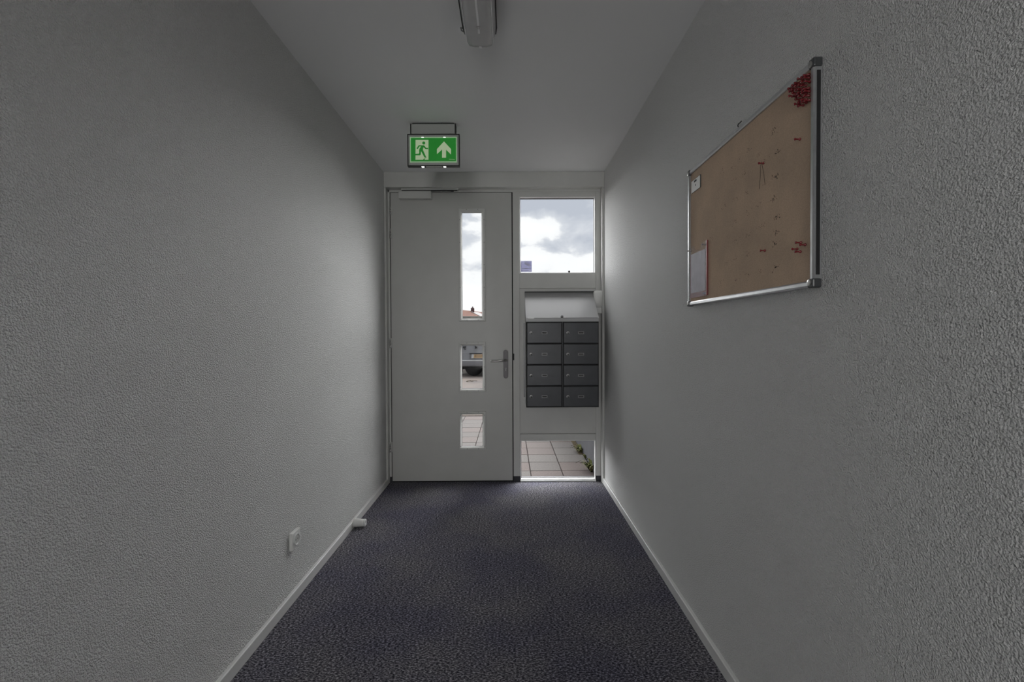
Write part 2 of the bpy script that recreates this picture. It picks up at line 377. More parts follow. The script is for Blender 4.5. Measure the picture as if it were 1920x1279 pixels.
# door frame with mullion and rails (recessed behind the lintel)
dx0, dx1, dz0, dz1 = rect(734, 361.5, 961, 903.5)
mx0, mx1 = at(962, 630, Y=D).x, at(974.5, 630, Y=D).x           # mullion
wx1 = at(1117, 630, Y=D).x                                        # right edge of glazing
YF = D + 0.070
fr = struct_root('trim_2', (mx0, D, 0), 'white door and window frame with dark plinths at its feet', 'frame')
zh = dz1 + 0.004
xjl = at(725.5, 630, Y=D).x; xjr = at(1128.5, 630, Y=D).x
xjl = at(725.5, 630, Y=3.915).x; xjr = at(1129.2, 630, Y=3.915).x
part('left_post', box(NB(), xjl, dx0-0.006, D-0.004, YF, 0.048, zl, 0.002), M_paint, fr)
part('left_reveal', box(NB(), XL, xjl, DL+0.005, YF, 0.0, zl, 0.003), M_paint, fr)
part('right_reveal', box(NB(), xjr, XR, DL+0.005, YF, 0.0, zl, 0.003), M_paint, fr)
part('head_rail', box(NB(), xjl, xjr, D-0.004, YF, zh, zl, 0.002), M_paint, fr)
part('mullion', box(NB(), mx0, mx1, D-0.004, YF, 0.048, zh, 0.002), M_paint, fr)
part('right_post', box(NB(), wx1, xjr, D-0.004, YF, 0.048, zh, 0.002), M_paint, fr)
for a, b in ((xjl, dx0-0.002), (mx0+0.002, mx1), (wx1+0.006, xjr)):
    part('plinth', box(NB(), a, b, D-0.002, YF, 0.0, 0.049, 0.001), M_plinth, fr, label='dark plinth block at the foot of the post')
part('door_stop_strip', ring(NB(), dx0-0.012, mx0+0.006, -0.03, zh+0.006, 0.012, D+0.05, YF), M_gap, fr)
for a, b, c, d_ in ((dx0-0.0065, dx0+0.001, 0.012, zh), (dx1-0.0045, mx0+0.0005, 0.012, zh), (dx0-0.006, mx0, dz1-0.001, zh+0.001), (dx0-0.006, mx0, 0.0, 0.0125)):
    part('gap_filler', box(NB(), a, b, D+0.006, D+0.060, c, d_), M_gap, fr)  # dark strips added in the door gaps to stop light leaking through
part('strike_plate', box(NB(), *[at(p, 669, Y=D).x for p in (961.3, 964.2)], D-0.006, D+0.002, at(962, 675.5, Y=D).z, at(962, 663, Y=D).z), M_gasket, fr, label='black strike plate beside the door handle')

# --- infill panel between the two windows
ux0, ux1, uz0, uz1 = rect(975.5, 371.5, 1115.5, 511.5)     # upper glass
lx0, lx1, lz0, lz1 = rect(975.5, 826.5, 1116, 896.5)       # lower glass
zp0, zp1 = at(1045, 813, Y=D).z, at(1045, 541, Y=D).z
pn = struct_root('trim_3', (mx1, D, lz1), 'white infill panel between the two side windows behind the mailboxes', 'panel')
part('board', box(NB(), mx1, wx1, D+0.002, YF, zp0, zp1), M_paint, pn)
part('upper_rail', box(NB(), mx1, wx1, D-0.003, YF, zp1+0.002, uz0-0.006, 0.002), M_paint, pn)
part('lower_rail', box(NB(), mx1, wx1, D-0.003, YF, lz1+0.006, zp0-0.003, 0.002), M_paint, pn)

def window(name, x0, x1, z0, z1, label, zb, zt):
    w = struct_root(name, ((x0+x1)/2, D, z0), label, 'window')
    part('glazing_bead', ring(NB(), mx1+0.0005, wx1-0.0005, zb, zt, 0.007, D+0.001, D+0.040, 0.002), M_bead, w)
    part('gasket', ring(NB(), mx1+0.0065, wx1-0.0065, zb+0.006, zt-0.006, 0.004, D+0.036, D+0.046), M_gasket, w)
    part('outer_frame', ring(NB(), mx1+0.0005, wx1-0.0005, zb, zt, 0.006, D+0.046, YF), M_outframe, w)
    part('pane', box(NB(), mx1+0.007, wx1-0.007, D+0.040, D+0.044, zb+0.007, zt-0.007), M_glass, w)
    return w
win1 = window('window_1', ux0, ux1, uz0, uz1, 'square upper side window full of bright cloudy sky', uz0-0.005, zh-0.036)
part('top_rail', box(NB(), mx1, wx1, D-0.003, YF, zh-0.036, zh, 0.002), M_paint, win1)
win2 = window('window_2', lx0, lx1, lz0, lz1, 'low side window at floor level showing paving tiles outside', 0.014, lz1+0.005)
part('sill', box(NB(), mx1, wx1, D-0.012, YF, 0.0, 0.014, 0.003), M_bead, win2)

# ------------------------------------------------------------------ the door
dr = struct_root('door_1', (dx0, D, 0.012), 'tall white front door with three small glazed openings', 'door')
holes = [rect(864.5, 396, 905.5, 599.5), rect(864.5, 646, 906, 730.5), rect(864.5, 776, 906.5, 838.5)]
hx0, hx1 = min(h[0] for h in holes), max(h[1] for h in holes)
zs = sorted([0.012, dz1] + [z for h in holes for z in (h[2], h[3])])
leaf = NB()
box(leaf, dx0, hx0, D, D+0.038, 0.012, dz1); box(leaf, hx1, dx1-0.004, D, D+0.038, 0.012, dz1)
for i in range(0, len(zs), 2): box(leaf, hx0, hx1, D, D+0.038, zs[i], zs[i+1])
bmesh.ops.remove_doubles(leaf, verts=leaf.verts[:], dist=1e-5)
part('leaf', leaf, M_door, dr)
specs = [((860, 391, 910.5, 602.5), (866.5, 398.5, 903.5, 597.5), 5), ((860.5, 641, 911, 735), (866, 648, 905, 729), 3), ((861, 771, 911.5, 843.5), (866, 777.5, 905, 837), 2)]
for (o, i, ns), h in zip(specs, holes):
    x0, x1, z0, z1 = rect(*o); a0, a1, b0, b1 = rect(*i)
    bm = NB()
    prof = [(x0, x1, z0, z1, D), (x0, x1, z0, z1, D-0.005), (x0+0.003, x1-0.003, z0+0.003, z1-0.003, D-0.008), (a0-0.013, a1+0.013, b0-0.013, b1+0.013, D-0.008), (a0-0.002, a1+0.002, b0-0.002, b1+0.002, D+0.001), (a0, a1, b0, b1, D+0.004)]
    rings = [[bm.verts.new(p) for p in ((q[0], q[4], q[2]), (q[1], q[4], q[2]), (q[1], q[4], q[3]), (q[0], q[4], q[3]))] for q in prof]
    for ra, rb in zip(rings[:-1], rings[1:]):
        for k in range(4): bm.faces.new((ra[k], ra[(k+1) % 4], rb[(k+1) % 4], rb[k]))
    vf = part('vision_frame', bm, M_paint, dr)
    outer = NB()
    prof = [(x0, x1, z0, z1, D+0.036), (x0, x1, z0, z1, D+0.041), (a0-0.016, a1+0.016, b0-0.016, b1+0.016, D+0.041), (a0-0.001, a1+0.001, b0-0.001, b1+0.001, D+0.0125)]
    rings = [[outer.verts.new(p) for p in ((q[0], q[4], q[2]), (q[1], q[4], q[2]), (q[1], q[4], q[3]), (q[0], q[4], q[3]))] for q in prof]
    for ra, rb in zip(rings[:-1], rings[1:]):
        for k in range(4): outer.faces.new((ra[k], rb[k], rb[(k+1) % 4], ra[(k+1) % 4]))
    part('outer_vision_frame', outer, M_outframe, dr)
    part('pane', box(NB(), a0-0.004, a1+0.004, D+0.004, D+0.010, b0-0.004, b1+0.004), M_glass, dr)
    gk = NB(); ring(gk, a0-0.001, a1+0.001, b0-0.001, b1+0.001, 0.003, D+0.0105, D+0.0125); part('gasket', gk, M_gasket, dr)
    pts = [(x0+(x1-x0)*f, z) for f in (0.30, 0.72) for z in (z0+0.010, z1-0.010)]
    pts += [(x, z0+(z1-z0)*(0.10+0.80*k/(max(ns-1, 1)))) for k in range(ns) for x in (x0+0.012, x1-0.012)]
    for x, z in pts:
        part('screw', lathe(NB(), [(0.0035, 0), (0.0035, 0.0015), (0.002, 0.0022)], (x, D-0.0078, z), (0, -1, 0), 8), M_screw, vf)
# hinges
for y0, y1 in ((388, 403), (429, 448), (634.5, 652.5), (829, 848)):
    za, zb = at(732, y1, Y=D).z, at(732, y0, Y=D).z; xh = at(732.3, (y0+y1)/2, Y=D).x
    hg = part('hinge', box(NB(), xh-0.020, xh-0.005, D-0.009, D-0.003, za, zb, 0.001), M_paint, dr)
    n = 3
    for k in range(n):
        c0 = za + (zb-za)*(k/n) + 0.0015; c1 = za + (zb-za)*((k+1)/n) - 0.0015
        part('knuckle', lathe(NB(), [(0.006, c0), (0.008, c0+0.001), (0.008, c1-0.001), (0.006, c1)], (xh, D-0.012, 0), (0, 0, 1), 10), M_steel, hg, True)
    part('leaf_plate', box(NB(), xh+0.004, xh+0.014, D-0.006, D+0.001, za, zb, 0.001), M_paint, hg)
# handle
bx0, bx1, bz0, bz1 = rect(944, 656, 952.5, 709.5)
hd = NB(); r = (bx1-bx0)/2; xc = (bx0+bx1)/2
pts = [(xc + r*math.cos(a), bz1-r+r*math.sin(a)) for a in [math.pi*k/8 for k in range(9)]] + [(xc + r*math.cos(a), bz0+r+r*math.sin(a)) for a in [math.pi+math.pi*k/8 for k in range(9)]]
prism(hd, pts, D-0.010, D, 'y', 0.002)
plate = part('handle_plate', hd, M_darksteel, dr, label='rounded dark steel back plate')
zl_ = at(948, 675.5, Y=D).z; lx = at(920, 677, Y=D-0.05).x
lv = NB(); lathe(lv, [(0.013, 0), (0.013, 0.012), (0.011, 0.016)], (xc, D-0.010, zl_), (0, -1, 0), 16)
tube(lv, [(xc, D-0.020, zl_), (xc, D-0.040, zl_), (xc-0.006, D-0.050, zl_), (xc-0.030, D-0.055, zl_-0.001), (xc-0.070, D-0.056, zl_-0.004), (lx+0.02, D-0.054, zl_-0.006), (lx, D-0.052, zl_-0.006)], [0.009, 0.009, 0.009, 0.0085, 0.008, 0.0075, 0.0075], 12)
part('lever', lv, M_steel, plate, True, label='brushed steel lever pointing left')
zk = at(948, 691, Y=D).z
kc = NB(); lathe(kc, [(0.007, 0), (0.007, 0.004), (0.006, 0.005)], (xc, D-0.009, zk), (0, -1, 0), 14); box(kc, xc-0.004, xc+0.004, D-0.013, D-0.009, zk-0.020, zk-0.006, 0.001)
part('lock_cylinder', kc, M_screw, plate)
part('keyhole', box(NB(), xc-0.0012, xc+0.0012, D-0.0145, D-0.0135, zk-0.004, zk+0.004), M_gasket, plate)
# door closer
cx0, cx1, cz0, cz1 = rect(747.5, 358.5, 808.5, 372.5, D-0.05)
cl = part('door_closer', box(NB(), cx0, cx1, D-0.060, D, cz0, cz1, 0.004), M_closer, dr, label='grey white closer box at the top of the door')
rx0, rx1, rz0, rz1 = rect(752, 353, 859.5, 357.6, D-0.03)
part('slide_rail', box(NB(), rx0, rx1, D-0.038, D-0.004, rz0+0.004, rz1+0.002, 0.003), M_closer, cl)
part('rail_slot', box(NB(), rx0+0.006, rx1-0.010, D-0.034, D-0.014, rz0+0.001, rz0+0.0045), M_gasket, cl)
part('closer_arm', tube(NB(), [(cx0+0.08, D-0.030, cz1-0.002), (cx0+0.08, D-0.030, rz0-0.0005), (rx1-0.05, D-0.028, rz0-0.002)], 0.004, 8), M_gasket, cl)
part('arm_slider', box(NB(), rx1-0.065, rx1-0.040, D-0.032, D-0.020, rz0-0.007, rz0+0.003), M_gasket, cl)

# window sticker
k0, k1, k2, k3 = rect(976.5, 489.5, 997, 510, D+0.04)
st = thing('window_sticker', ((k0+k1)/2, D+0.0385, k2), 'square blue camera surveillance sticker on the upper window glass', 'sticker')
part('backing', box(NB(), k0, k1, D+0.0388, D+0.0396, k2, k3), M_blue, st)
w_, h_ = k1-k0, k3-k2
sb = NB()
def qd(bm, pts, y0, y1): prism(bm, [(k0+w_*a, k2+h_*b) for a, b in pts], y0, y1, 'y')
qd(sb, [(0.30, 0.86), (0.36, 0.93), (0.46, 0.93), (0.88, 0.66), (0.90, 0.58), (0.74, 0.49), (0.36, 0.70)], D+0.0382, D+0.0387)
part('camera_symbol', sb, M_stickerpale, st, label='pale slanted camera symbol')
sl = NB()
for a, b, c, d in ((0.10, 0.78, 0.29, 0.34), (0.08, 0.92, 0.08, 0.14)): qd(sl, [(a, c), (b, c), (b, d), (a, d)], D+0.0382, D+0.0387)
for a, b, c, d in ((0.06, 0.08, 0.06, 0.92), (0.06, 0.94, 0.04, 0.05)): qd(sl, [(a, c), (b, c), (b, d), (a, d)], D+0.0382, D+0.0387)
part('text_line', sl, M_stickerpale, st)
p = at(1067, 509.5, Y=D+0.03)
single('window_clip', box(NB(), p.x-0.008, p.x+0.008, D+0.020, D+0.036, p.z-0.010, p.z+0.008, 0.002), M_gasket, (p.x, D+0.028, p.z-0.010), 'tiny dark clip on the bottom edge of the upper window', 'clip')

# ------------------------------------------------------------------ mailboxes
FY = 3.725
xa, xb = at(986.2, 680, Y=FY).x, at(1123, 680, Y=FY).x
zt = at(1050, 548, Y=D).z; zt2 = at(1050, 555.5, Y=D-0.03).z; zf1 = at(1050, 596, Y=FY).z; zf0 = at(1050, 603, Y=FY).z; zbm = at(1050, 764, Y=FY).z
mb = thing('mailbox_unit', ((xa+xb)/2, (FY+D)/2, zbm), 'anthracite eight door mailbox unit with sloping light grey hatch beside the door', 'mailbox')
body = NB(); prism(body, [(FY+0.004, zbm), (D+0.001, zbm), (D+0.001, zt-0.004), (D-0.03, zt2-0.006), (FY+0.004, zf1-0.004)], xa+0.002, xb-0.002, 'x')
part('body', body, M_mailbody, mb)
bp_ = NB(); box(bp_, xa-0.012, xa+0.01, D-0.012, D+0.001, zbm+0.05, zf0-0.005); part('back_plate', bp_, M_mailbody, mb)
ht = NB(); prism(ht, [(D+0.001, zt), (D-0.03, zt2), (FY, zf1), (FY, zf0), (FY+0.006, zf0), (FY+0.006, zf1-0.005), (D-0.03, zt2-0.006), (D+0.001, zt-0.004)], xa, xb, 'x')
hatch = part('hatch', ht, M_hatch, mb, label='sloping light grey hatch on top')
part('hatch_edge', box(NB(), xa, xb, D-0.034, D+0.001, zt-0.0005, zt+0.004), M_gap, hatch)
pk = at(1053.5, 594, Y=FY+0.01)
part('hatch_lock', lathe(NB(), [(0.011, 0), (0.011, 0.008), (0.008, 0.012), (0.003, 0.013)], (pk.x, FY+0.004, pk.z), (0, -1, 0.25), 14), M_chrome, hatch, True, label='small chrome lock knob')
q0, q1, q2, q3 = rect(989.5, 595.5, 1001, 597.6, FY)
part('hatch_label', box(NB(), q0, q1, FY-0.003, FY+0.004, q2, q3), M_pale, hatch)
part('hatch_seam', box(NB(), xa+0.07, xb-0.006, FY-0.0006, FY+0.002, zf1-0.0015, zf1+0.0005), M_gap, hatch)
part('front_recess', box(NB(), xa+0.001, xb-0.001, FY+0.001, FY+0.006, zbm, zf0-0.001), M_gap, mb)
x5 = (at(1053.2, 680, Y=FY).x, at(1056.4, 680, Y=FY).x)
part('divider', box(NB(), x5[0]+0.0045, x5[1]-0.0045, FY-0.003, FY+0.004, zbm+0.003, zf0-0.004), M_mail, mb)
rows = [(605.3, 643.0), (645.6, 682.7), (685.3, 722.6), (725.0, 762.2)]
cols = [(988.3, 1052.8, 995.8, 1015.6, 1026.2), (1056.9, 1121.8, 1064.8, 1083.7, 1094.9)]
for (ry0, ry1) in rows:
    for (c0, c1, lk, n0, n1) in cols:
        a0, a1, b0, b1 = rect(c0, ry0, c1, ry1, FY)
        d = part('mailbox_door', box(NB(), a0, a1, FY-0.005, FY+0.002, b0, b1, 0.0025), M_mail, mb)
        p = at(lk, (ry0+ry1)/2, Y=FY); 
        lc = part('lock', lathe(NB(), [(0.0128, 0), (0.0128, 0.003), (0.011, 0.005), (0.0068, 0.0055), (0.0068, 0.004)], (p.x, FY-0.005, p.z), (0, -1, 0), 14), M_chrome, d, label='round chrome lock')
        lc2 = box(NB(), p.x-0.005, p.x+0.005, FY-0.0112, FY-0.0085, p.z-0.010, p.z+0.003)
        part('lock_slot', lc2, M_gasket, d)
        m0, m1, m2, m3 = rect(n0, (ry0+ry1)/2-2.3, n1, (ry0+ry1)/2+2.3, FY)
        part('name_plate', ring(NB(), m0, m1, m2, m3, 0.0045, FY-0.0085, FY-0.005), M_nameplate, d, label='narrow metal name plate holder')
        part('name_slip', box(NB(), m0+0.004, m1-0.004, FY-0.006, FY-0.005, m2+0.004, m3-0.004), M_ink, d)

# white detector beside the hatch
p0, p1, pz0, pz1 = rect(1112.5, 545, 1131.5, 588, D-0.03)
md = thing('motion_detector', ((p0+p1)/2, D-0.01, pz0), 'small white rounded detector in the corner right of the mailbox hatch', 'detector')
zj = pz0 + (pz1-pz0)*0.24
mdb = NB(); cxm = (p0+p1)/2; hw = (p1-p0)/2
t = bmesh.new(); rings_ = []
for z, s, dep in ((zj+0.004, 0.72, 0.040), (zj+0.010, 0.80, 0.048), (zj+0.05, 0.92, 0.056), (pz1-0.022, 1.0, 0.058), (pz1-0.006, 0.92, 0.050), (pz1, 0.72, 0.036)):
    rg = []
    for k in range(20):
        a = 2*math.pi*k/20; ca, sa = math.cos(a), math.sin(a)
        e = 0.45
        rg.append(t.verts.new((cxm + hw*s*math.copysign(abs(ca)**e, ca), D-0.006-dep/2 + dep/2*math.copysign(abs(sa)**e, sa), z)))
    rings_.append(rg)
for a, b in zip(rings_[:-1], rings_[1:]):
    for k in range(20): t.faces.new((a[k], a[(k+1) % 20], b[(k+1) % 20], b[k]))
t.faces.new(rings_[0][::-1]); t.faces.new(rings_[-1]); join(mdb, t)
part('casing', mdb, M_white, md, True)
part('bracket', box(NB(), cxm-hw*0.62, cxm+hw*0.62, D-0.045, D, pz0, zj+0.006, 0.004), M_white, md)

# ------------------------------------------------------------------ exit sign
SY = 3.0
s0, s1, t0, t1 = rect(763.5, 250.5, 861.5, 311, SY)
h0, h1, u0, u1 = rect(769, 232, 854.5, 252, SY)
sg = thing('exit_sign', ((s0+s1)/2, SY+0.02, ZC), 'green lit exit sign with running figure and up arrow hanging from ceiling', 'sign')
part('ceiling_mount', box(NB(), h0+0.012, h1-0.012, SY+0.008, SY+0.040, u1-0.002, ZC, 0.002), M_edge, sg)
part('housing', box(NB(), h0+0.006, h1-0.006, SY+0.001, SY+0.050, t1+0.001, u1, 0.003), M_signbox, sg)
for x in (h0, h1-0.006): part('housing_edge', box(NB(), x, x+0.006, SY, SY+0.051, t1+0.001, u1), M_edge, sg)
part('panel_edge', ring(NB(), s0, s1, t0, t1, 0.0055, SY+0.004, SY+0.034), M_edge, sg)
part('clear_panel', ring(NB(), s0+0.0055, s1-0.0055, t0+0.0055, t1-0.0055, 0.019, SY+0.008, SY+0.012), M_signbox, sg)
g0, g1, e0, e1 = rect(768.5, 256.5, 856.5, 304, SY)
part('lit_rim', ring(NB(), g0, g1, e0, e1, 0.0055, SY+0.002, SY+0.026), M_rim, sg)
lg = part('legend', box(NB(), g0+0.005, g1-0.005, SY+0.004, SY+0.026, e0+0.005, e1-0.005), M_green, sg, label='green legend plate')
# pictogram coordinates measured on the sign (x 0..1679 over 105 px, y likewise)
def SG(u, v): q = at(760+u/15.99, 240+v/15.99, Y=SY); return (q.x, q.z)
def spoly(bm, pts, d=0.0): prism(bm, [SG(*p) for p in pts], SY+0.0035-d, SY+0.0042-d, 'y')
b = NB(); spoly(b, [(302, 348), (690, 348), (690, 945), (302, 945)]); part('doorway_symbol', b, M_legend, lg, label='pale doorway rectangle')
b = NB(); spoly(b, [(1157, 395), (1368, 625), (1368, 790), (1220, 645), (1218, 885), (1098, 885), (1100, 640), (945, 775), (945, 625)]); part('arrow_symbol', b, M_legend, lg, label='pale arrow pointing up')
b = NB()
hc = SG(550, 445); prism(b, [(hc[0]+0.0095*math.cos(2*math.pi*k/16), hc[1]+0.0095*math.sin(2*math.pi*k/16)) for k in range(16)], SY+0.0026, SY+0.0034, 'y')
spoly(b, [(335, 605), (365, 630), (425, 545), (470, 552), (430, 600), (410, 660), (415, 740), (400, 768), (262, 772), (262, 815), (440, 815), (462, 780), (470, 690), (575, 885), (630, 885), (525, 650), (540, 570), (600, 625), (680, 628), (680, 592), (622, 592), (560, 515), (400, 512)], 0.0009)
spoly(b, [(525, 950), (560, 950), (612, 912), (560, 912)], 0.0009)
part('running_figure', b, M_green, lg, label='green running figure')
b = NB(); spoly(b, [(232, 830), (300, 850), (300, 945), (262, 950), (300, 870), (232, 845)], 0.0); part('shadow_symbol', b, M_green, lg)
b = NB(); spoly(b, [(1310, 928), (1480, 938), (1480, 945), (1310, 936)]); part('maker_line', b, M_legend, lg)
for u in (517, 1172):
    x, z = SG(u, 1140); part('led', box(NB(), x-0.008, x+0.008, SY+0.008, SY+0.022, t0-0.004, t0+0.001, 0.0015), M_led, sg, label='bright white led under the sign')
    x, z = SG(u, 282); part('rim_led', box(NB(), x-0.007, x+0.007, SY, SY+0.003, e1-0.0040, e1-0.0015), M_led, sg)
x0_, x1_ = SG(600, 0)[0], SG(1080, 0)[0]
part('bottom_bar', box(NB(), x0_, x1_, SY+0.006, SY+0.028, t0-0.005, t0+0.001, 0.001), M_steel, sg)

# ------------------------------------------------------------------ ceiling lamp (switched off)
lampz = ZC-0.100
e = at(901, 90.5, Z=lampz); LY1 = e.y; LY0 = LY1-1.27; lxc = e.x
wl = (at(931.5, 74, Z=ZC-0.05).x - at(871.5, 74, Z=ZC-0.05).x)/2
lm = thing('ceiling_lamp', (lxc, (LY0+LY1)/2, ZC), 'long grey fluorescent ceiling lamp switched off, near end cut by the frame', 'lamp')
tray = NB(); box(tray, lxc-wl+0.004, lxc+wl-0.004, LY0+0.01, LY1-0.005, ZC-0.030, ZC, 0.004); part('tray', tray, M_tray, lm)
def bowl(scale_top, ys):
    t = bmesh.new(); rr = []
    prof = [(1.0, -0.024), (1.0, -0.044), (0.96, -0.054), (0.88, -0.066), (0.80, -0.088), (0.74, -0.0945), (0.40, -0.099), (0.0, -0.100)]
    prof = prof + [(-a, b) for a, b in reversed(prof[:-1])]
    for y, s, dz in ys: rr.append([t.verts.new((lxc + wl*a*s, y, ZC + min(b*dz, -0.024))) for a, b in prof])
    for a, b in zip(rr[:-1], rr[1:]):
        for k in range(len(prof)-1): t.faces.new((a[k], a[k+1], b[k+1], b[k]))
    t.faces.new(rr[0]); t.faces.new(rr[-1][::-1]); bm = NB(); join(bm, t); return bm
part('diffuser', bowl(1, [(LY0, 0.80, 0.6), (LY0+0.008, 0.92, 0.9), (LY0+0.04, 1.0, 1.0), (LY1-0.07, 1.0, 1.0), (LY1-0.025, 0.97, 1.0), (LY1-0.004, 0.90, 0.985), (LY1, 0.86, 0.93), (LY1+0.002, 0.84, 0.60)]), M_opal, lm, True)
de = NB()
for s in (-1, 1): tube(de, [(lxc+s*(wl+0.001), LY0+0.03, ZC-0.046), (lxc+s*(wl+0.001), LY1-0.05, ZC-0.046), (lxc+s*(wl*0.93+0.001), LY1-0.010, ZC-0.045)], 0.0025, 6)
part('diffuser_seam', de, M_gasket, lm)
part('rib_highlight', box(NB(), lxc-0.004, lxc+0.004, LY0+0.10, LY1-0.10, lampz-0.0015, lampz+0.002, 0.001), M_pale, lm)  # highlight along the diffuser's ridge, painted in as a pale strip
for s_ in (-1, 1): part('diffuser_ridge', box(NB(), lxc+s_*wl*0.80-0.0015, lxc+s_*wl*0.80+0.0015, LY0+0.05, LY1-0.02, ZC-0.0925, ZC-0.088, 0.0006), M_pale, lm)
sc = at(897, 51, Z=lampz)
part('cover_screw', lathe(NB(), [(0.010, 0), (0.010, 0.002), (0.006, 0.003), (0.005, 0.001)], (lxc, sc.y, lampz), (0, 0, -1), 14), M_steel, lm)
part('end_catch', box(NB(), lxc-0.006, lxc+0.006, LY1-0.010, LY1+0.003, ZC-0.101, ZC-0.090, 0.002), M_pale, lm)
ck = at(866, 52, Z=ZC-0.03)
part('side_clip', tube(NB(), [(lxc-wl, ck.y+0.012, ZC-0.040), (lxc-wl-0.010, ck.y+0.008, ZC-0.036), (lxc-wl-0.012, ck.y-0.008, ZC-0.036), (lxc-wl, ck.y-0.012, ZC-0.040)], 0.003, 6), M_screw, lm)

# ------------------------------------------------------------------ notice board on the right wall
XF = XR-0.022; XCk = XR-0.014
TL, TR_, BL, BR_ = at(1289.5, 324, X=XF), at(1524, 109, X=XF), at(1289, 573, X=XF), at(1527, 538, X=XF)
bY1 = (TL.y+BL.y)/2; bY0 = (TR_.y+BR_.y)/2; bZ1 = (TL.z+TR_.z)/2; bZ0 = (BL.z+BR_.z)/2
nb = thing('notice_board', (XR, (bY0+bY1)/2, bZ0), 'brown cork notice board in an aluminium frame on the right wall', 'notice board')
part('cork_sheet', box(NB(), XCk, XR, bY0+0.004, bY1-0.004, bZ0+0.004, bZ1-0.004), M_cork, nb)
FW = 0.016
def rail(y0, y1, z0, z1, axis):
    bm = NB(); 
    if axis == 'y':
        s = z0, z1; prism(bm, [(XR-0.001, s[0]), (XF+0.003, s[0]), (XF, s[0]+0.004), (XF, s[1]-0.004), (XF+0.003, s[1]), (XR-0.001, s[1])], y0, y1, 'y')
    else:
        prism(bm, [(XR-0.001, y0), (XF+0.003, y0), (XF, y0+0.004), (XF, y1-0.004), (XF+0.003, y1), (XR-0.001, y1)], z0, z1, 'z')
    return part('frame_rail', bm, M_alu, nb)
rail(bY0, bY1, bZ1-FW, bZ1, 'y'); rail(bY0, bY1, bZ0, bZ0+FW, 'y')
rail(bY0, bY0+FW, bZ0, bZ1, 'z'); rail(bY1-FW, bY1, bZ0, bZ1, 'z')
part('black_side_strip', box(NB(), XR-0.015, XR-0.006, bY0-0.0015, bY0+0.004, bZ0+0.03, bZ1-0.03), M_gasket, nb)  # black strip along the side of the near frame rail
for yy, sy_ in ((bY0, 1), (bY1, -1)):
    for zz, sz in ((bZ0, 1), (bZ1, -1)):
        bm = NB(); box(bm, XF-0.0025, XR-0.001, yy-sy_*0.003, yy+sy_*0.021, zz-sz*0.003, zz+sz*0.021, 0.004)
        c = part('corner_cap', bm, M_greycorner, nb, label='dark grey plastic corner cap')
        part('cap_screw', lathe(NB(), [(0.008, 0), (0.008, 0.002), (0.004, 0.003)], (XF-0.002, yy+sy_*0.011, zz+sz*0.011), (-1, 0, 0), 14), M_steel, c)
ph = at(1380, 233, X=XF)
part('hanger_hook', tube(NB(), [(XR-0.006, ph.y+0.012, ph.z-0.008), (XR-0.012, ph.y+0.008, ph.z-0.002), (XR-0.014, ph.y+0.001, ph.z+0.001), (XR-0.012, ph.y-0.005, ph.z+0.002), (XR-0.004, ph.y-0.001, ph.z+0.010)], 0.0017, 6), M_gasket, nb)
holes_ = NB()
cl_px = [(1403, 282), (1425, 287), (1453, 243), (1458, 285), (1386, 300), (1375, 316), (1397, 325), (1355, 320), (1377, 338), (1453, 331), (1452, 371), (1401, 362), (1380, 373), (1357, 389), (1425, 385), (1403, 398), (1456, 409), (1378, 418), (1427, 425), (1454, 436), (1454, 457), (1404, 440), (1380, 452), (1333, 447), (1404, 475), (1455, 500), (1378, 487), (1365, 493), (1425, 510), (1400, 520), (1380, 525), (1352, 530), (1436, 300)]
for px, py in cl_px:
    c = at(px, py, X=XCk)
    dark = px > 1440
    for k in range(14 if dark else 9):
        y, z = c.y + random.gauss(0, 0.011), c.z + random.gauss(0, 0.005)
        r_ = random.uniform(0.0006, 0.0022 if dark else 0.0013)
        q = [(y + r_*math.cos(a)*random.uniform(.6, 1.4), z + r_*math.sin(a)*random.uniform(.6, 1.4)) for a in [k2*2*math.pi/6 for k2 in range(6)]]
        prism(holes_, q, XCk-0.0004, XCk+0.0005, 'x')
part('pin_holes', holes_, M_hole, nb, kind='stuff')

# push pins
PIN = [(0.0005, 0.0), (0.0042, 0.0002), (0.0048, 0.0012), (0.0046, 0.0030), (0.0026, 0.0050), (0.0022, 0.0100), (0.0030, 0.0125), (0.0040, 0.0140), (0.0042, 0.0155), (0.0034, 0.0168), (0.001, 0.0172)]
pin_me = {}
for nm, m in (('red', M_red), ('clear', M_clearpin)):
    bm = NB(); lathe(bm, PIN, (0, 0, 0.003), (0, 0, 1), 10); 
    for f in bm.faces: f.smooth = True
    k = len(bm.faces); lathe(bm, [(0.0006, -0.006), (0.0006, 0.0035)], (0, 0, 0), (0, 0, 1), 6)
    bm.faces.ensure_lookup_table()
    for f in bm.faces[k:]: f.material_index = 1
    me = bpy.data.meshes.new('push_pin'); bm.to_mesh(me); bm.free(); me.materials.append(m); me.materials.append(M_needle); pin_me[nm] = me
def pin(px, py, label, kind='red', group='push pins in the notice board', tilt=(0, 0), yz=None):
    p = at(px, py, X=XCk) if yz is None else Vector((XCk, yz[0], yz[1]))
    o = bpy.data.objects.new('push_pin', pin_me[kind]); col.objects.link(o)
    o.location = (XCk, p.y, p.z); o.scale = (0.82, 0.82, 1.0); o.rotation_euler = (Vector((-1, tilt[0], tilt[1]))).to_track_quat('Z', 'Y').to_euler()
    return mark(o, label, 'pin', group)
pin(1505, 455, 'red push pin low right, topmost of the four by the frame')
pin(1513, 459, 'red push pin low right, second from top of the four')
pin(1498, 467, 'red push pin low right, third from top of the four')
pin(1504, 472, 'red push pin low right, lowest of the four by the frame')
pin(1437, 470, 'lone red push pin low on the cork, left of the four')
pin(1503, 261, 'lone red push pin below the red cluster near the right frame rail')
hp = pin(1434, 306, 'dark red push pin with a string loop hanging from it')
pin(1501, 177, 'red push pin hanging just under the red cluster, lower left')
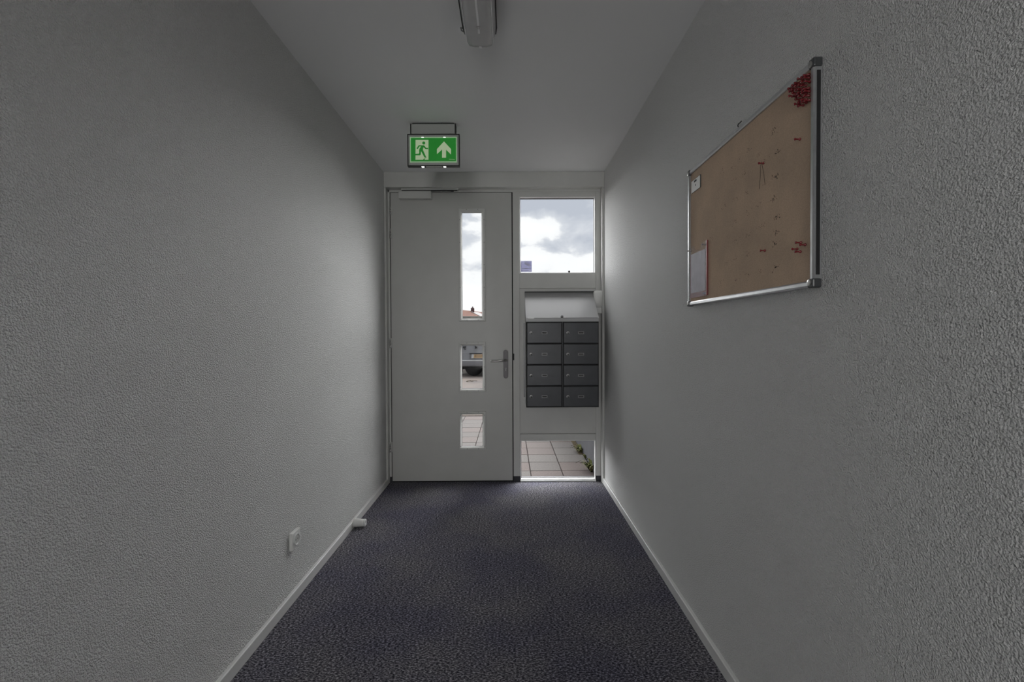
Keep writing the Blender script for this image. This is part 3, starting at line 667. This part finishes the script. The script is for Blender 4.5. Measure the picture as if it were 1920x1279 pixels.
pin(1509, 174, 'red push pin hanging just under the red cluster, lower right')
cyc0, cyc1 = at(1523, 150, X=XCk).y + FW*0.4, at(1498, 150, X=XCk).y
ctop = bZ1-FW-0.006
cnt = 0
for i in range(6):
    for j in range(7):
        y = bY0+FW+0.007 + i*0.0135 + random.uniform(-.002, .002); z = ctop-0.004 - j*0.0115 + random.uniform(-.002, .002)
        if i*1.0 + j*0.75 > 6.9: continue
        pin(0, 0, 'red push pin in the tight cluster at the upper right corner of the cork', tilt=(random.uniform(-.15, .15), random.uniform(-.2, .1)), group='cluster of red push pins', yz=(y, z)); cnt += 1
# string loop
hp_l = hp.location
sx = XCk-0.010
e1_, e2_ = at(1421, 349, X=sx), at(1430, 346, X=sx)
bm = NB(); tube(bm, [(sx, hp_l.y-0.002, hp_l.z+0.0036), (sx-0.002, hp_l.y+0.002, hp_l.z-0.004), (sx+0.001, hp_l.y+(e1_.y-hp_l.y)*0.4, (hp_l.z+e1_.z)/2), (sx+0.005, e1_.y, e1_.z), (sx+0.006, e1_.y+0.003, e1_.z-0.008)], 0.0006, 6)
tube(bm, [(sx, hp_l.y-0.002, hp_l.z+0.0036), (sx-0.001, hp_l.y-0.004, hp_l.z-0.004), (sx+0.003, hp_l.y+(e2_.y-hp_l.y)*0.6-0.003, (hp_l.z+e2_.z)/2), (sx+0.006, e2_.y-0.002, e2_.z), (sx+0.007, (e1_.y+e2_.y)/2, e2_.z+0.002)], 0.0006, 6)
single('string_loop', bm, M_string, (sx, hp_l.y, e1_.z), 'thin dark string loop hanging from a pin mid board', 'string')
# small card
a, b = at(1298, 341, X=XCk), at(1314, 329, X=XCk); a2 = at(1298, 363, X=XCk)
cw0, cw1 = b.y, a.y; zc1 = (a.z+b.z)/2; zc0 = a2.z + (zc1-a.z)*0.5
cd = thing('note_card', (XCk-0.001, (cw0+cw1)/2, zc0), 'small white note card pinned at the far upper corner of the board', 'card')
part('sheet', box(NB(), XCk-0.004, XCk-0.003, cw0, cw1, zc0, zc1), M_card, cd)
part('holder', box(NB(), XCk-0.003, XCk-0.0005, cw0-0.004, cw1-0.002, zc0, zc1+0.002), M_ink, cd)
part('hook_slot', box(NB(), XCk-0.0055, XCk-0.0035, (cw0+cw1)/2-0.010, (cw0+cw1)/2+0.012, zc1-0.012, zc1-0.005), M_ink, cd)
part('dot', box(NB(), XCk-0.0045, XCk-0.0039, (cw0+cw1)/2-0.004, (cw0+cw1)/2+0.002, (zc0+zc1)/2-0.005, (zc0+zc1)/2+0.002), M_ink, cd)
# document pocket
pa, pb, pc = at(1294, 470, X=XCk), at(1328, 450, X=XCk), at(1294, 559, X=XCk)
y1p, y0p = min(pa.y, bY1-FW-0.001), pb.y; zt_ = (pa.z+pb.z)/2 + 0.004; zb_ = max(pc.z-0.002, bZ0+FW+0.012)
dp = thing('document_pocket', (XCk-0.001, (y0p+y1p)/2, zb_), 'clear document pocket with dark red border and blank sheet, far lower corner of board', 'document pocket')
part('red_backing', box(NB(), XCk-0.003, XCk-0.001, y0p, y1p, zb_, zt_-0.030), M_redfilm, dp, label='dark red border')
part('paper_sheet', box(NB(), XCk-0.0045, XCk-0.003, y0p+0.018, y1p-0.010, zb_+0.020, zt_-0.030), M_paper, dp, label='blank pale sheet')
fl = NB(); yc = (y0p+y1p)/2
prism(fl, [(y0p, zb_), (y1p, zb_), (y1p, zt_), (yc+0.040, zt_), (yc+0.022, zt_-0.022), (yc-0.022, zt_-0.022), (yc-0.040, zt_), (y0p, zt_)], XCk-0.0060, XCk-0.0052, 'x')
part('clear_front', fl, M_film, dp)
part('side_edge', box(NB(), XCk-0.0075, XCk-0.001, y0p-0.002, y0p+0.004, zb_, zt_), M_redfilm, dp)
part('maker_tab', box(NB(), XCk-0.0068, XCk-0.0058, y0p+0.010, y0p+0.035, zb_+0.006, zb_+0.013), M_stickerpale, dp)
pin(0, 0, 'clear push pin holding the pocket corner nearest the left frame rail', 'clear', yz=(y1p-0.012, zt_-0.014))
pin(0, 0, 'clear push pin holding the pocket corner farther from the frame', 'clear', yz=(y0p+0.014, zt_-0.014))

# ------------------------------------------------------------------ socket and door stop on the left wall
f0, f1 = at(552, 1005, X=XL+0.018), at(560, 1000, X=XL+0.018)
yc_ = (f0.y+f1.y)/2; zcS = at(556, 1011, X=XL+0.018).z; hs = 0.041
so = thing('wall_socket', (XL, yc_, zcS-hs), 'white wall socket low on the left wall', 'socket')
part('frame_plate', box(NB(), XL, XL+0.018, yc_-hs, yc_+hs, zcS-hs, zcS+hs, 0.004), M_white, so)
part('insert', lathe(NB(), [(0.027, 0), (0.027, 0.0045), (0.0235, 0.0045), (0.021, 0.001)], (XL+0.0175, yc_, zcS), (1, 0, 0), 28), M_bead, so)
part('recess', lathe(NB(), [(0.0205, 0), (0.0205, 0.0012)], (XL+0.0178, yc_, zcS), (1, 0, 0), 24), M_closer, so)
for s in (-1, 1): part('contact_hole', lathe(NB(), [(0.003, 0), (0.003, 0.0008)], (XL+0.0186, yc_+s*0.0095, zcS), (1, 0, 0), 10), M_gasket, so)
ds = at(664, 986, X=XL+BT); L_ = at(686, 985, Y=ds.y).x - (XL+BT)
zD = 0.030
dsn = thing('door_stop', (XL+BT, ds.y, zD-0.026), 'white cylindrical door stop on the left baseboard', 'door stop')
part('stem', lathe(NB(), [(0.0265, 0), (0.0265, 0.003), (0.0245, L_*0.5), (0.0232, L_*0.86)], (XL+BT, ds.y, zD), (1, 0, 0), 24), M_white, dsn, True)
part('buffer', lathe(NB(), [(0.0232, L_*0.86), (0.0240, L_*0.88), (0.0235, L_*0.97), (0.020, L_), (0.008, L_), (0.007, L_*0.96)], (XL+BT, ds.y, zD), (1, 0, 0), 24), M_bead, dsn, True)

# ------------------------------------------------------------------ outside: paving
GZ = -0.060
pv = struct_root('pavement', (0, 5.8, GZ), 'pinkish grey paving tiles outside the entrance door', 'pavement')
part('bedding', box(NB(), -2.6, 0.79, D+0.10, 7.62, GZ-0.08, GZ-0.010), M_joint, pv)
tile_mes = []
for m in TILES:
    bm = NB(); box(bm, -0.146, 0.146, -0.146, 0.146, -0.05, 0, 0.004, 1); me = bpy.data.meshes.new('tile'); bm.to_mesh(me); bm.free(); me.materials.append(m); tile_mes.append(me)
gx = 0.195; gy = 4.505
for j in range(-1, 10):
    for i in range(-9, 2):
        cxp, cyp = gx + (i+0.5)*0.3, gy + (j+0.5)*0.3
        if cxp + 0.15 > 0.80: continue
        o = bpy.data.objects.new('tile', random.choice(tile_mes)); o.parent = pv; o.location = (cxp, cyp-5.8, random.uniform(-0.002, 0.001)); o.rotation_euler = (random.uniform(-.004, .004), random.uniform(-.004, .004), random.uniform(-.004, .004)); col.objects.link(o)
part('threshold', box(NB(), XL, XR, D+0.03, D+0.20, -0.30, -0.012, 0.004), M_concrete, pv)
struct('road', box(NB(), -200, 200, 7.62, 320, GZ-0.10, GZ-0.004), M_road, 'brick road and parking area beyond the paving tiles', 'road')
struct('ground', box(NB(), -200, 200, D+0.10, 7.62, GZ-0.30, GZ-0.085), M_joint, 'bare ground beneath the paving', 'ground')
struct('garden_wall', box(NB(), 0.80, 1.00, D+0.12, 7.0, GZ-0.08, 0.48, 0.008), M_concrete, 'low grey concrete wall beside the paving tiles', 'wall')
# weeds at the foot of the wall
def weed(px, py, n, h, label, spread):
    p = at(px, py, Z=GZ); bm = NB()
    for k in range(n):
        a = random.uniform(0.5*math.pi, 1.5*math.pi); l = h*random.uniform(.6, 1.1); rr = spread*random.uniform(.4, 1.0)
        d = Vector((math.cos(a), math.sin(a), 0)); s = Vector((-d.y, d.x, 0))
        t = bmesh.new(); prev = None
        bx = p.x-0.02+random.uniform(-.015, .015); by = p.y+random.uniform(-.03, .03)
        for i in range(6):
            u = i/5; c = Vector((bx, by, GZ)) + d*rr*u + Vector((0, 0, l*math.sin(u*2.3)/1.0))
            w = 0.010*math.sin(math.pi*min(1, u+0.12))+0.001
            v = (t.verts.new(c-s*w), t.verts.new(c+s*w+Vector((0, 0, 0.003))))
            if prev: t.faces.new((prev[0], prev[1], v[1], v[0]))
            prev = v
        join(bm, t)
    for f in bm.faces: f.material_index = 0 if random.random() < .75 else 1
    return single('weed', bm, [M_weed, M_weeddry], (p.x-0.02, p.y, GZ), label, 'plant', 'weeds along the garden wall')
weed(1093, 847, 34, 0.06, 'green weed tuft at the foot of the concrete wall, farthest from the window', 0.14)
weed(1103, 859, 12, 0.035, 'small weed tuft between the two larger tufts at the concrete wall', 0.06)
weed(1113, 884, 26, 0.10, 'leafy weed tuft nearest the low window by the concrete wall', 0.16)
bm = NB(); box(bm, 0.745, 0.798, 5.1, 5.9, GZ-0.005, GZ+0.006, 0.004); o = single('moss_strip', bm, M_moss, (0.77, 5.5, GZ-0.005), 'brown moss strip along the foot of the concrete wall', 'moss'); o['kind'] = 'stuff'
tw = at(885, 716, Z=GZ); bm = NB()
for k in range(5):
    a = random.uniform(0, 6.28); tube(bm, [(tw.x, tw.y, GZ+0.012), (tw.x+0.08*math.cos(a), tw.y+0.08*math.sin(a), GZ+0.03), (tw.x+0.16*math.cos(a+.3), tw.y+0.16*math.sin(a+.3), GZ+0.010)], 0.006, 5)
single('twig', bm, M_moss, (tw.x, tw.y, GZ), 'small dark twig lying on the brick road behind the car', 'twig')

# ------------------------------------------------------------------ parked car, rear towards the entrance
CY = 14.6
RG = GZ-0.004
pl = at(883.3, 668, Y=CY); PX = pl.x + 0.28; pzc = pl.z
car = thing('car', (PX, CY+2.0, RG), 'silver estate car parked outside, seen through the middle door opening', 'car')
W2 = 0.84
def loft(secs):
    """secs: list of (x, [(y,z)...]) equal length profiles"""
    t = bmesh.new(); rr = [[t.verts.new((PX+x, CY+y, RG+z)) for y, z in pr] for x, pr in secs]
    n = len(secs[0][1])
    for a, b in zip(rr[:-1], rr[1:]):
        for k in range(n): t.faces.new((a[k], a[(k+1) % n], b[(k+1) % n], b[k]))
    t.faces.new(rr[0][::-1]); t.faces.new(rr[-1]); bm = NB(); join(bm, t); return bm
def lower(dy, dz): return [(0.10+dy, 0.36), (0.02+dy, 0.52), (0.03+dy, 0.72), (0.08+dy, 0.98-dz), (0.30, 1.00-dz), (2.9, 0.98-dz), (3.9-dy, 0.86-dz), (4.15-dy, 0.62), (4.15-dy, 0.34), (3.6, 0.26), (0.5, 0.26)]
bd = part('body', loft([(-W2, lower(.12, .05)), (-W2+.04, lower(.05, .01)), (-0.5, lower(0, 0)), (0.5, lower(0, 0)), (W2-.04, lower(.05, .01)), (W2, lower(.12, .05))]), M_car, car)
def upper(dy, dz): return [(0.09+dy, 0.97), (0.32+dy, 1.42-dz), (0.55+dy, 1.47-dz), (2.1-dy, 1.46-dz), (3.0-dy, 0.97)]
part('cabin', loft([(-W2+.04, upper(.04, .30)), (-W2+.16, upper(.02, .03)), (-0.3, upper(0, 0)), (0.3, upper(0, 0)), (W2-.16, upper(.02, .03)), (W2-.04, upper(.04, .30))]), M_car, car)
bm = NB(); t = bmesh.new(); v = [t.verts.new((PX+x, CY+y, RG+z)) for x, y, z in ((-.58, .115, 1.06), (.58, .115, 1.06), (.52, .265, 1.36), (-.52, .265, 1.36))]; t.faces.new(v)
r_ = bmesh.ops.extrude_face_region(t, geom=t.faces[:]); bmesh.ops.translate(t, verts=[q for q in r_['geom'] if isinstance(q, bmesh.types.BMVert)], vec=(0, -0.02, 0.006)); join(bm, t)
part('rear_window', bm, M_carglass, car)
for s in (-1, 1):
    bm = NB(); prism(bm, [(CY+0.45, RG+1.02), (CY+2.65, RG+1.02), (CY+2.0, RG+1.37), (CY+0.55, RG+1.37)], PX+s*(W2-0.10), PX+s*(W2-0.015), 'x'); part('side_window', bm, M_carglass, car)
    bm = NB(); box(bm, PX+s*(W2-0.17), PX+s*(W2-0.02), CY+0.03, CY+0.20, RG+0.66, RG+0.98, 0.02); part('tail_lamp', bm, M_tail, car)
zbt = at(886, 687, Y=CY).z; zbp = at(886, 676.2, Y=CY).z
bm = NB(); box(bm, PX-W2-0.01, PX+W2+0.01, CY-0.06, CY+0.25, zbt, zbp, 0.03); bp2 = part('rear_bumper', bm, M_carbumper, car, True, label='grey rear bumper')
bm = NB(); box(bm, PX-W2+0.02, PX+W2-0.02, CY-0.065, CY+0.1, zbp-0.012, zbp+0.014, 0.006); part('bumper_strip', bm, M_hub, bp2, label='bright top edge of the bumper')
bm = NB(); box(bm, PX-0.33, PX+0.33, CY-0.005, CY+0.06, pzc-0.085, pzc+0.085, 0.01); part('plate_recess', bm, M_carbumper, car)
bm = NB(); box(bm, PX-0.33, PX+0.33, CY-0.03, CY+0.05, pzc+0.068, pzc+0.092, 0.004); part('plate_lamp_bar', bm, M_under, car)
npl = part('number_plate', box(NB(), PX-0.26, PX+0.26, CY-0.020, CY+0.0, pzc-0.055, pzc+0.055, 0.004), M_plate, car, label='yellow number plate')
bm = NB(); prism(bm, [(PX-0.275, pzc-0.06), (PX-0.205, pzc-0.06), (PX-0.19, pzc+0.06), (PX-0.255, pzc+0.06)], CY-0.024, CY-0.018, 'y'); part('plate_end', bm, M_hub, npl, label='pale end strip of the plate')
part('plate_letters', text_mesh('KV-KG2', 0.086, Matrix.Translation((PX-0.022, CY-0.0205, pzc)) @ Matrix.Rotation(R(90), 4, 'X') @ Matrix.Scale(1.0, 4, (1, 0, 0)), 0.0015), M_under, npl)
em = at(893, 651.5, Y=CY+0.05)
bm = NB(); prism(bm, [(em.x-0.05, em.z+0.04), (em.x-0.02, em.z+0.045), (em.x+0.02, em.z+0.015), (em.x+0.055, em.z+0.03), (em.x+0.03, em.z+0.002), (em.x+0.05, em.z-0.035), (em.x+0.01, em.z-0.012), (em.x-0.03, em.z-0.045), (em.x-0.045, em.z-0.035), (em.x-0.015, em.z)], CY-0.01, CY+0.06, 'y'); part('emblem', bm, M_under, car, label='small dark emblem on the tailgate')
bg_ = at(870.5, 653, Y=CY+0.05); bm = NB()
for k, (dx, dz, w, h) in enumerate(((-0.03, 0.04, 0.09, 0.015), (-0.035, 0.0, 0.015, 0.05), (0.0, 0.0, 0.015, 0.05), (0.0, -0.035, 0.05, 0.015), (0.03, 0.01, 0.012, 0.04))): box(bm, bg_.x+dx, bg_.x+dx+w, CY, CY+0.06, bg_.z+dz, bg_.z+dz+h)
part('badge', bm, M_under, car)
part('underside', box(NB(), PX-W2+0.1, PX+W2-0.1, CY+0.35, CY+4.0, RG+0.20, RG+0.30), M_under, car)
for s in (-1, 1):
    for y in (0.85, 3.35):
        xw = PX+s*(W2-0.10)
        bm = NB(); lathe(bm, [(0.20, -0.10), (0.29, -0.10), (0.315, -0.07), (0.315, 0.07), (0.29, 0.10), (0.20, 0.10)], (xw, CY+y, RG+0.315), (1, 0, 0), 28); wh = part('wheel', bm, M_tyre, car, True)
        part('rim', lathe(NB(), [(0.20, -0.09), (0.19, -0.06), (0.05, -0.08), (0.05, 0.08), (0.19, 0.06), (0.20, 0.09)], (xw, CY+y, RG+0.315), (1, 0, 0), 20), M_hub, wh)
sw = at(888.5, 688, Y=CY+0.12); rsw = sw.z - RG - 0.01
bm = NB(); lathe(bm, [(0.13, -0.07), (rsw-0.03, -0.08), (rsw, -0.05), (rsw, 0.05), (rsw-0.03, 0.08), (0.13, 0.07)], (sw.x, CY+0.14, sw.z), (0.15, -1, 0.0), 28); spw = part('spare_wheel', bm, M_tyre, car, True, label='dark spare wheel carried below the bumper')
part('spare_rim', lathe(NB(), [(0.13, -0.05), (0.06, -0.06), (0.02, -0.03), (0.02, 0.03), (0.06, 0.06), (0.13, 0.05)], (sw.x, CY+0.14, sw.z), (0.15, -1, 0), 16), M_tyre, spw)

# ------------------------------------------------------------------ far houses
HY = 110.0
r0, r1 = at(860, 580.5, Y=HY), at(912, 586, Y=HY+14)
hs_ = thing('house', ((r0.x+r1.x)/2, HY+6, RG), 'far house with red tiled roof, chimney and roof panel', 'house')
ang = math.atan2(r1.y-r0.y, r1.x-r0.x)
ridge0 = Vector((r0.x, r0.y, r0.z)) - Vector((math.cos(ang), math.sin(ang), 0))*4.0; ridge1 = Vector((r1.x, r1.y, r1.z)) + Vector((math.cos(ang), math.sin(ang), 0))*7.0
nrm = Vector((math.sin(ang), -math.cos(ang), 0))
def roof_pt(s, d, up=0.0): b_ = ridge0.lerp(ridge1, s); return b_ + nrm*d + Vector((0, 0, -0.62*abs(d)+up))
bm = NB(); t = bmesh.new()
for up in (0.0, -0.25):
    pass
A = [roof_pt(0, 5.2), roof_pt(1, 5.2), roof_pt(1, 0), roof_pt(0, 0), roof_pt(1, -5.2), roof_pt(0, -5.2)]
Vt = [t.verts.new(p) for p in A]; Vb = [t.verts.new(p-Vector((0, 0, 0.25))) for p in A]
for q in ((0, 1, 2, 3), (3, 2, 4, 5)):
    t.faces.new([Vt[i] for i in q]); t.faces.new([Vb[i] for i in reversed(q)])
for i, j in ((0, 1), (1, 2), (2, 4), (4, 5), (5, 3), (3, 0)): t.faces.new((Vt[i], Vb[i], Vb[j], Vt[j]))
join(bm, t); rf = part('roof', bm, M_rooftile, hs_, label='red tiled roof')
bm = NB(); t = bmesh.new()
base = [roof_pt(0.01, 4.9), roof_pt(0.99, 4.9), roof_pt(0.99, -4.9), roof_pt(0.01, -4.9)]
Vt = [t.verts.new(Vector((p.x, p.y, p.z-0.2))) for p in base]; Vb = [t.verts.new(Vector((p.x, p.y, RG))) for p in base]
t.faces.new(Vt); t.faces.new(Vb[::-1])
for i in range(4): t.faces.new((Vt[i], Vb[i], Vb[(i+1) % 4], Vt[(i+1) % 4]))
join(bm, t); part('wall', bm, M_brick, hs_)
c0, c1, ct, cb = at(880.5, 576, Y=HY+2), at(887, 576, Y=HY+2), at(884, 576, Y=HY+2), at(884, 586, Y=HY+2)
ch = part('chimney', box(NB(), c0.x, c1.x, HY+5.5, HY+6.3, cb.z-0.5, ct.z), M_chim, hs_, label='dark brick chimney')
part('chimney_pot', lathe(NB(), [(0.16, 0), (0.13, 0.3), (0.15, 0.36)], ((c0.x+c1.x)/2, HY+5.9, ct.z), (0, 0, 1), 10), M_chim, ch)
# solar panel on the roof slope
bm = NB(); t = bmesh.new()
s_of = lambda px: (at(px, 585, Y=HY+5).x - ridge0.x)/(ridge1.x-ridge0.x)
q = [roof_pt(s_of(885), 2.6, .10), roof_pt(s_of(898), 2.6, .10), roof_pt(s_of(892), 0.5, .10), roof_pt(s_of(879), 0.5, .10)]
Vt = [t.verts.new(p) for p in q]; Vb = [t.verts.new(p-Vector((0, 0, 0.12))) for p in q]
t.faces.new(Vt); t.faces.new(Vb[::-1])
for i in range(4): t.faces.new((Vt[i], Vb[i], Vb[(i+1) % 4], Vt[(i+1) % 4]))
join(bm, t); part('roof_panel', bm, M_solar, rf, label='pale grey panel on the roof')
g0_, g1_ = at(856, 593, Y=86), at(915, 593, Y=86)
ga = thing('garage', ((g0_.x+g1_.x)/2, 88, RG), 'low grey flat roofed garage in front of the far house', 'building')
part('wall', box(NB(), g0_.x, g1_.x, 86, 90, RG, g0_.z-0.35), M_flatroof, ga)
part('roof_edge', box(NB(), g0_.x-0.2, g1_.x+0.2, 85.8, 90.2, g0_.z-0.35, g0_.z, 0.02), M_flatroof, ga)
for k in range(3): part('garage_door', box(NB(), g0_.x+0.4+k*1.9, g0_.x+1.9+k*1.9, 85.96, 86.05, RG+0.05, RG+2.2, 0.01), M_carbumper, ga)
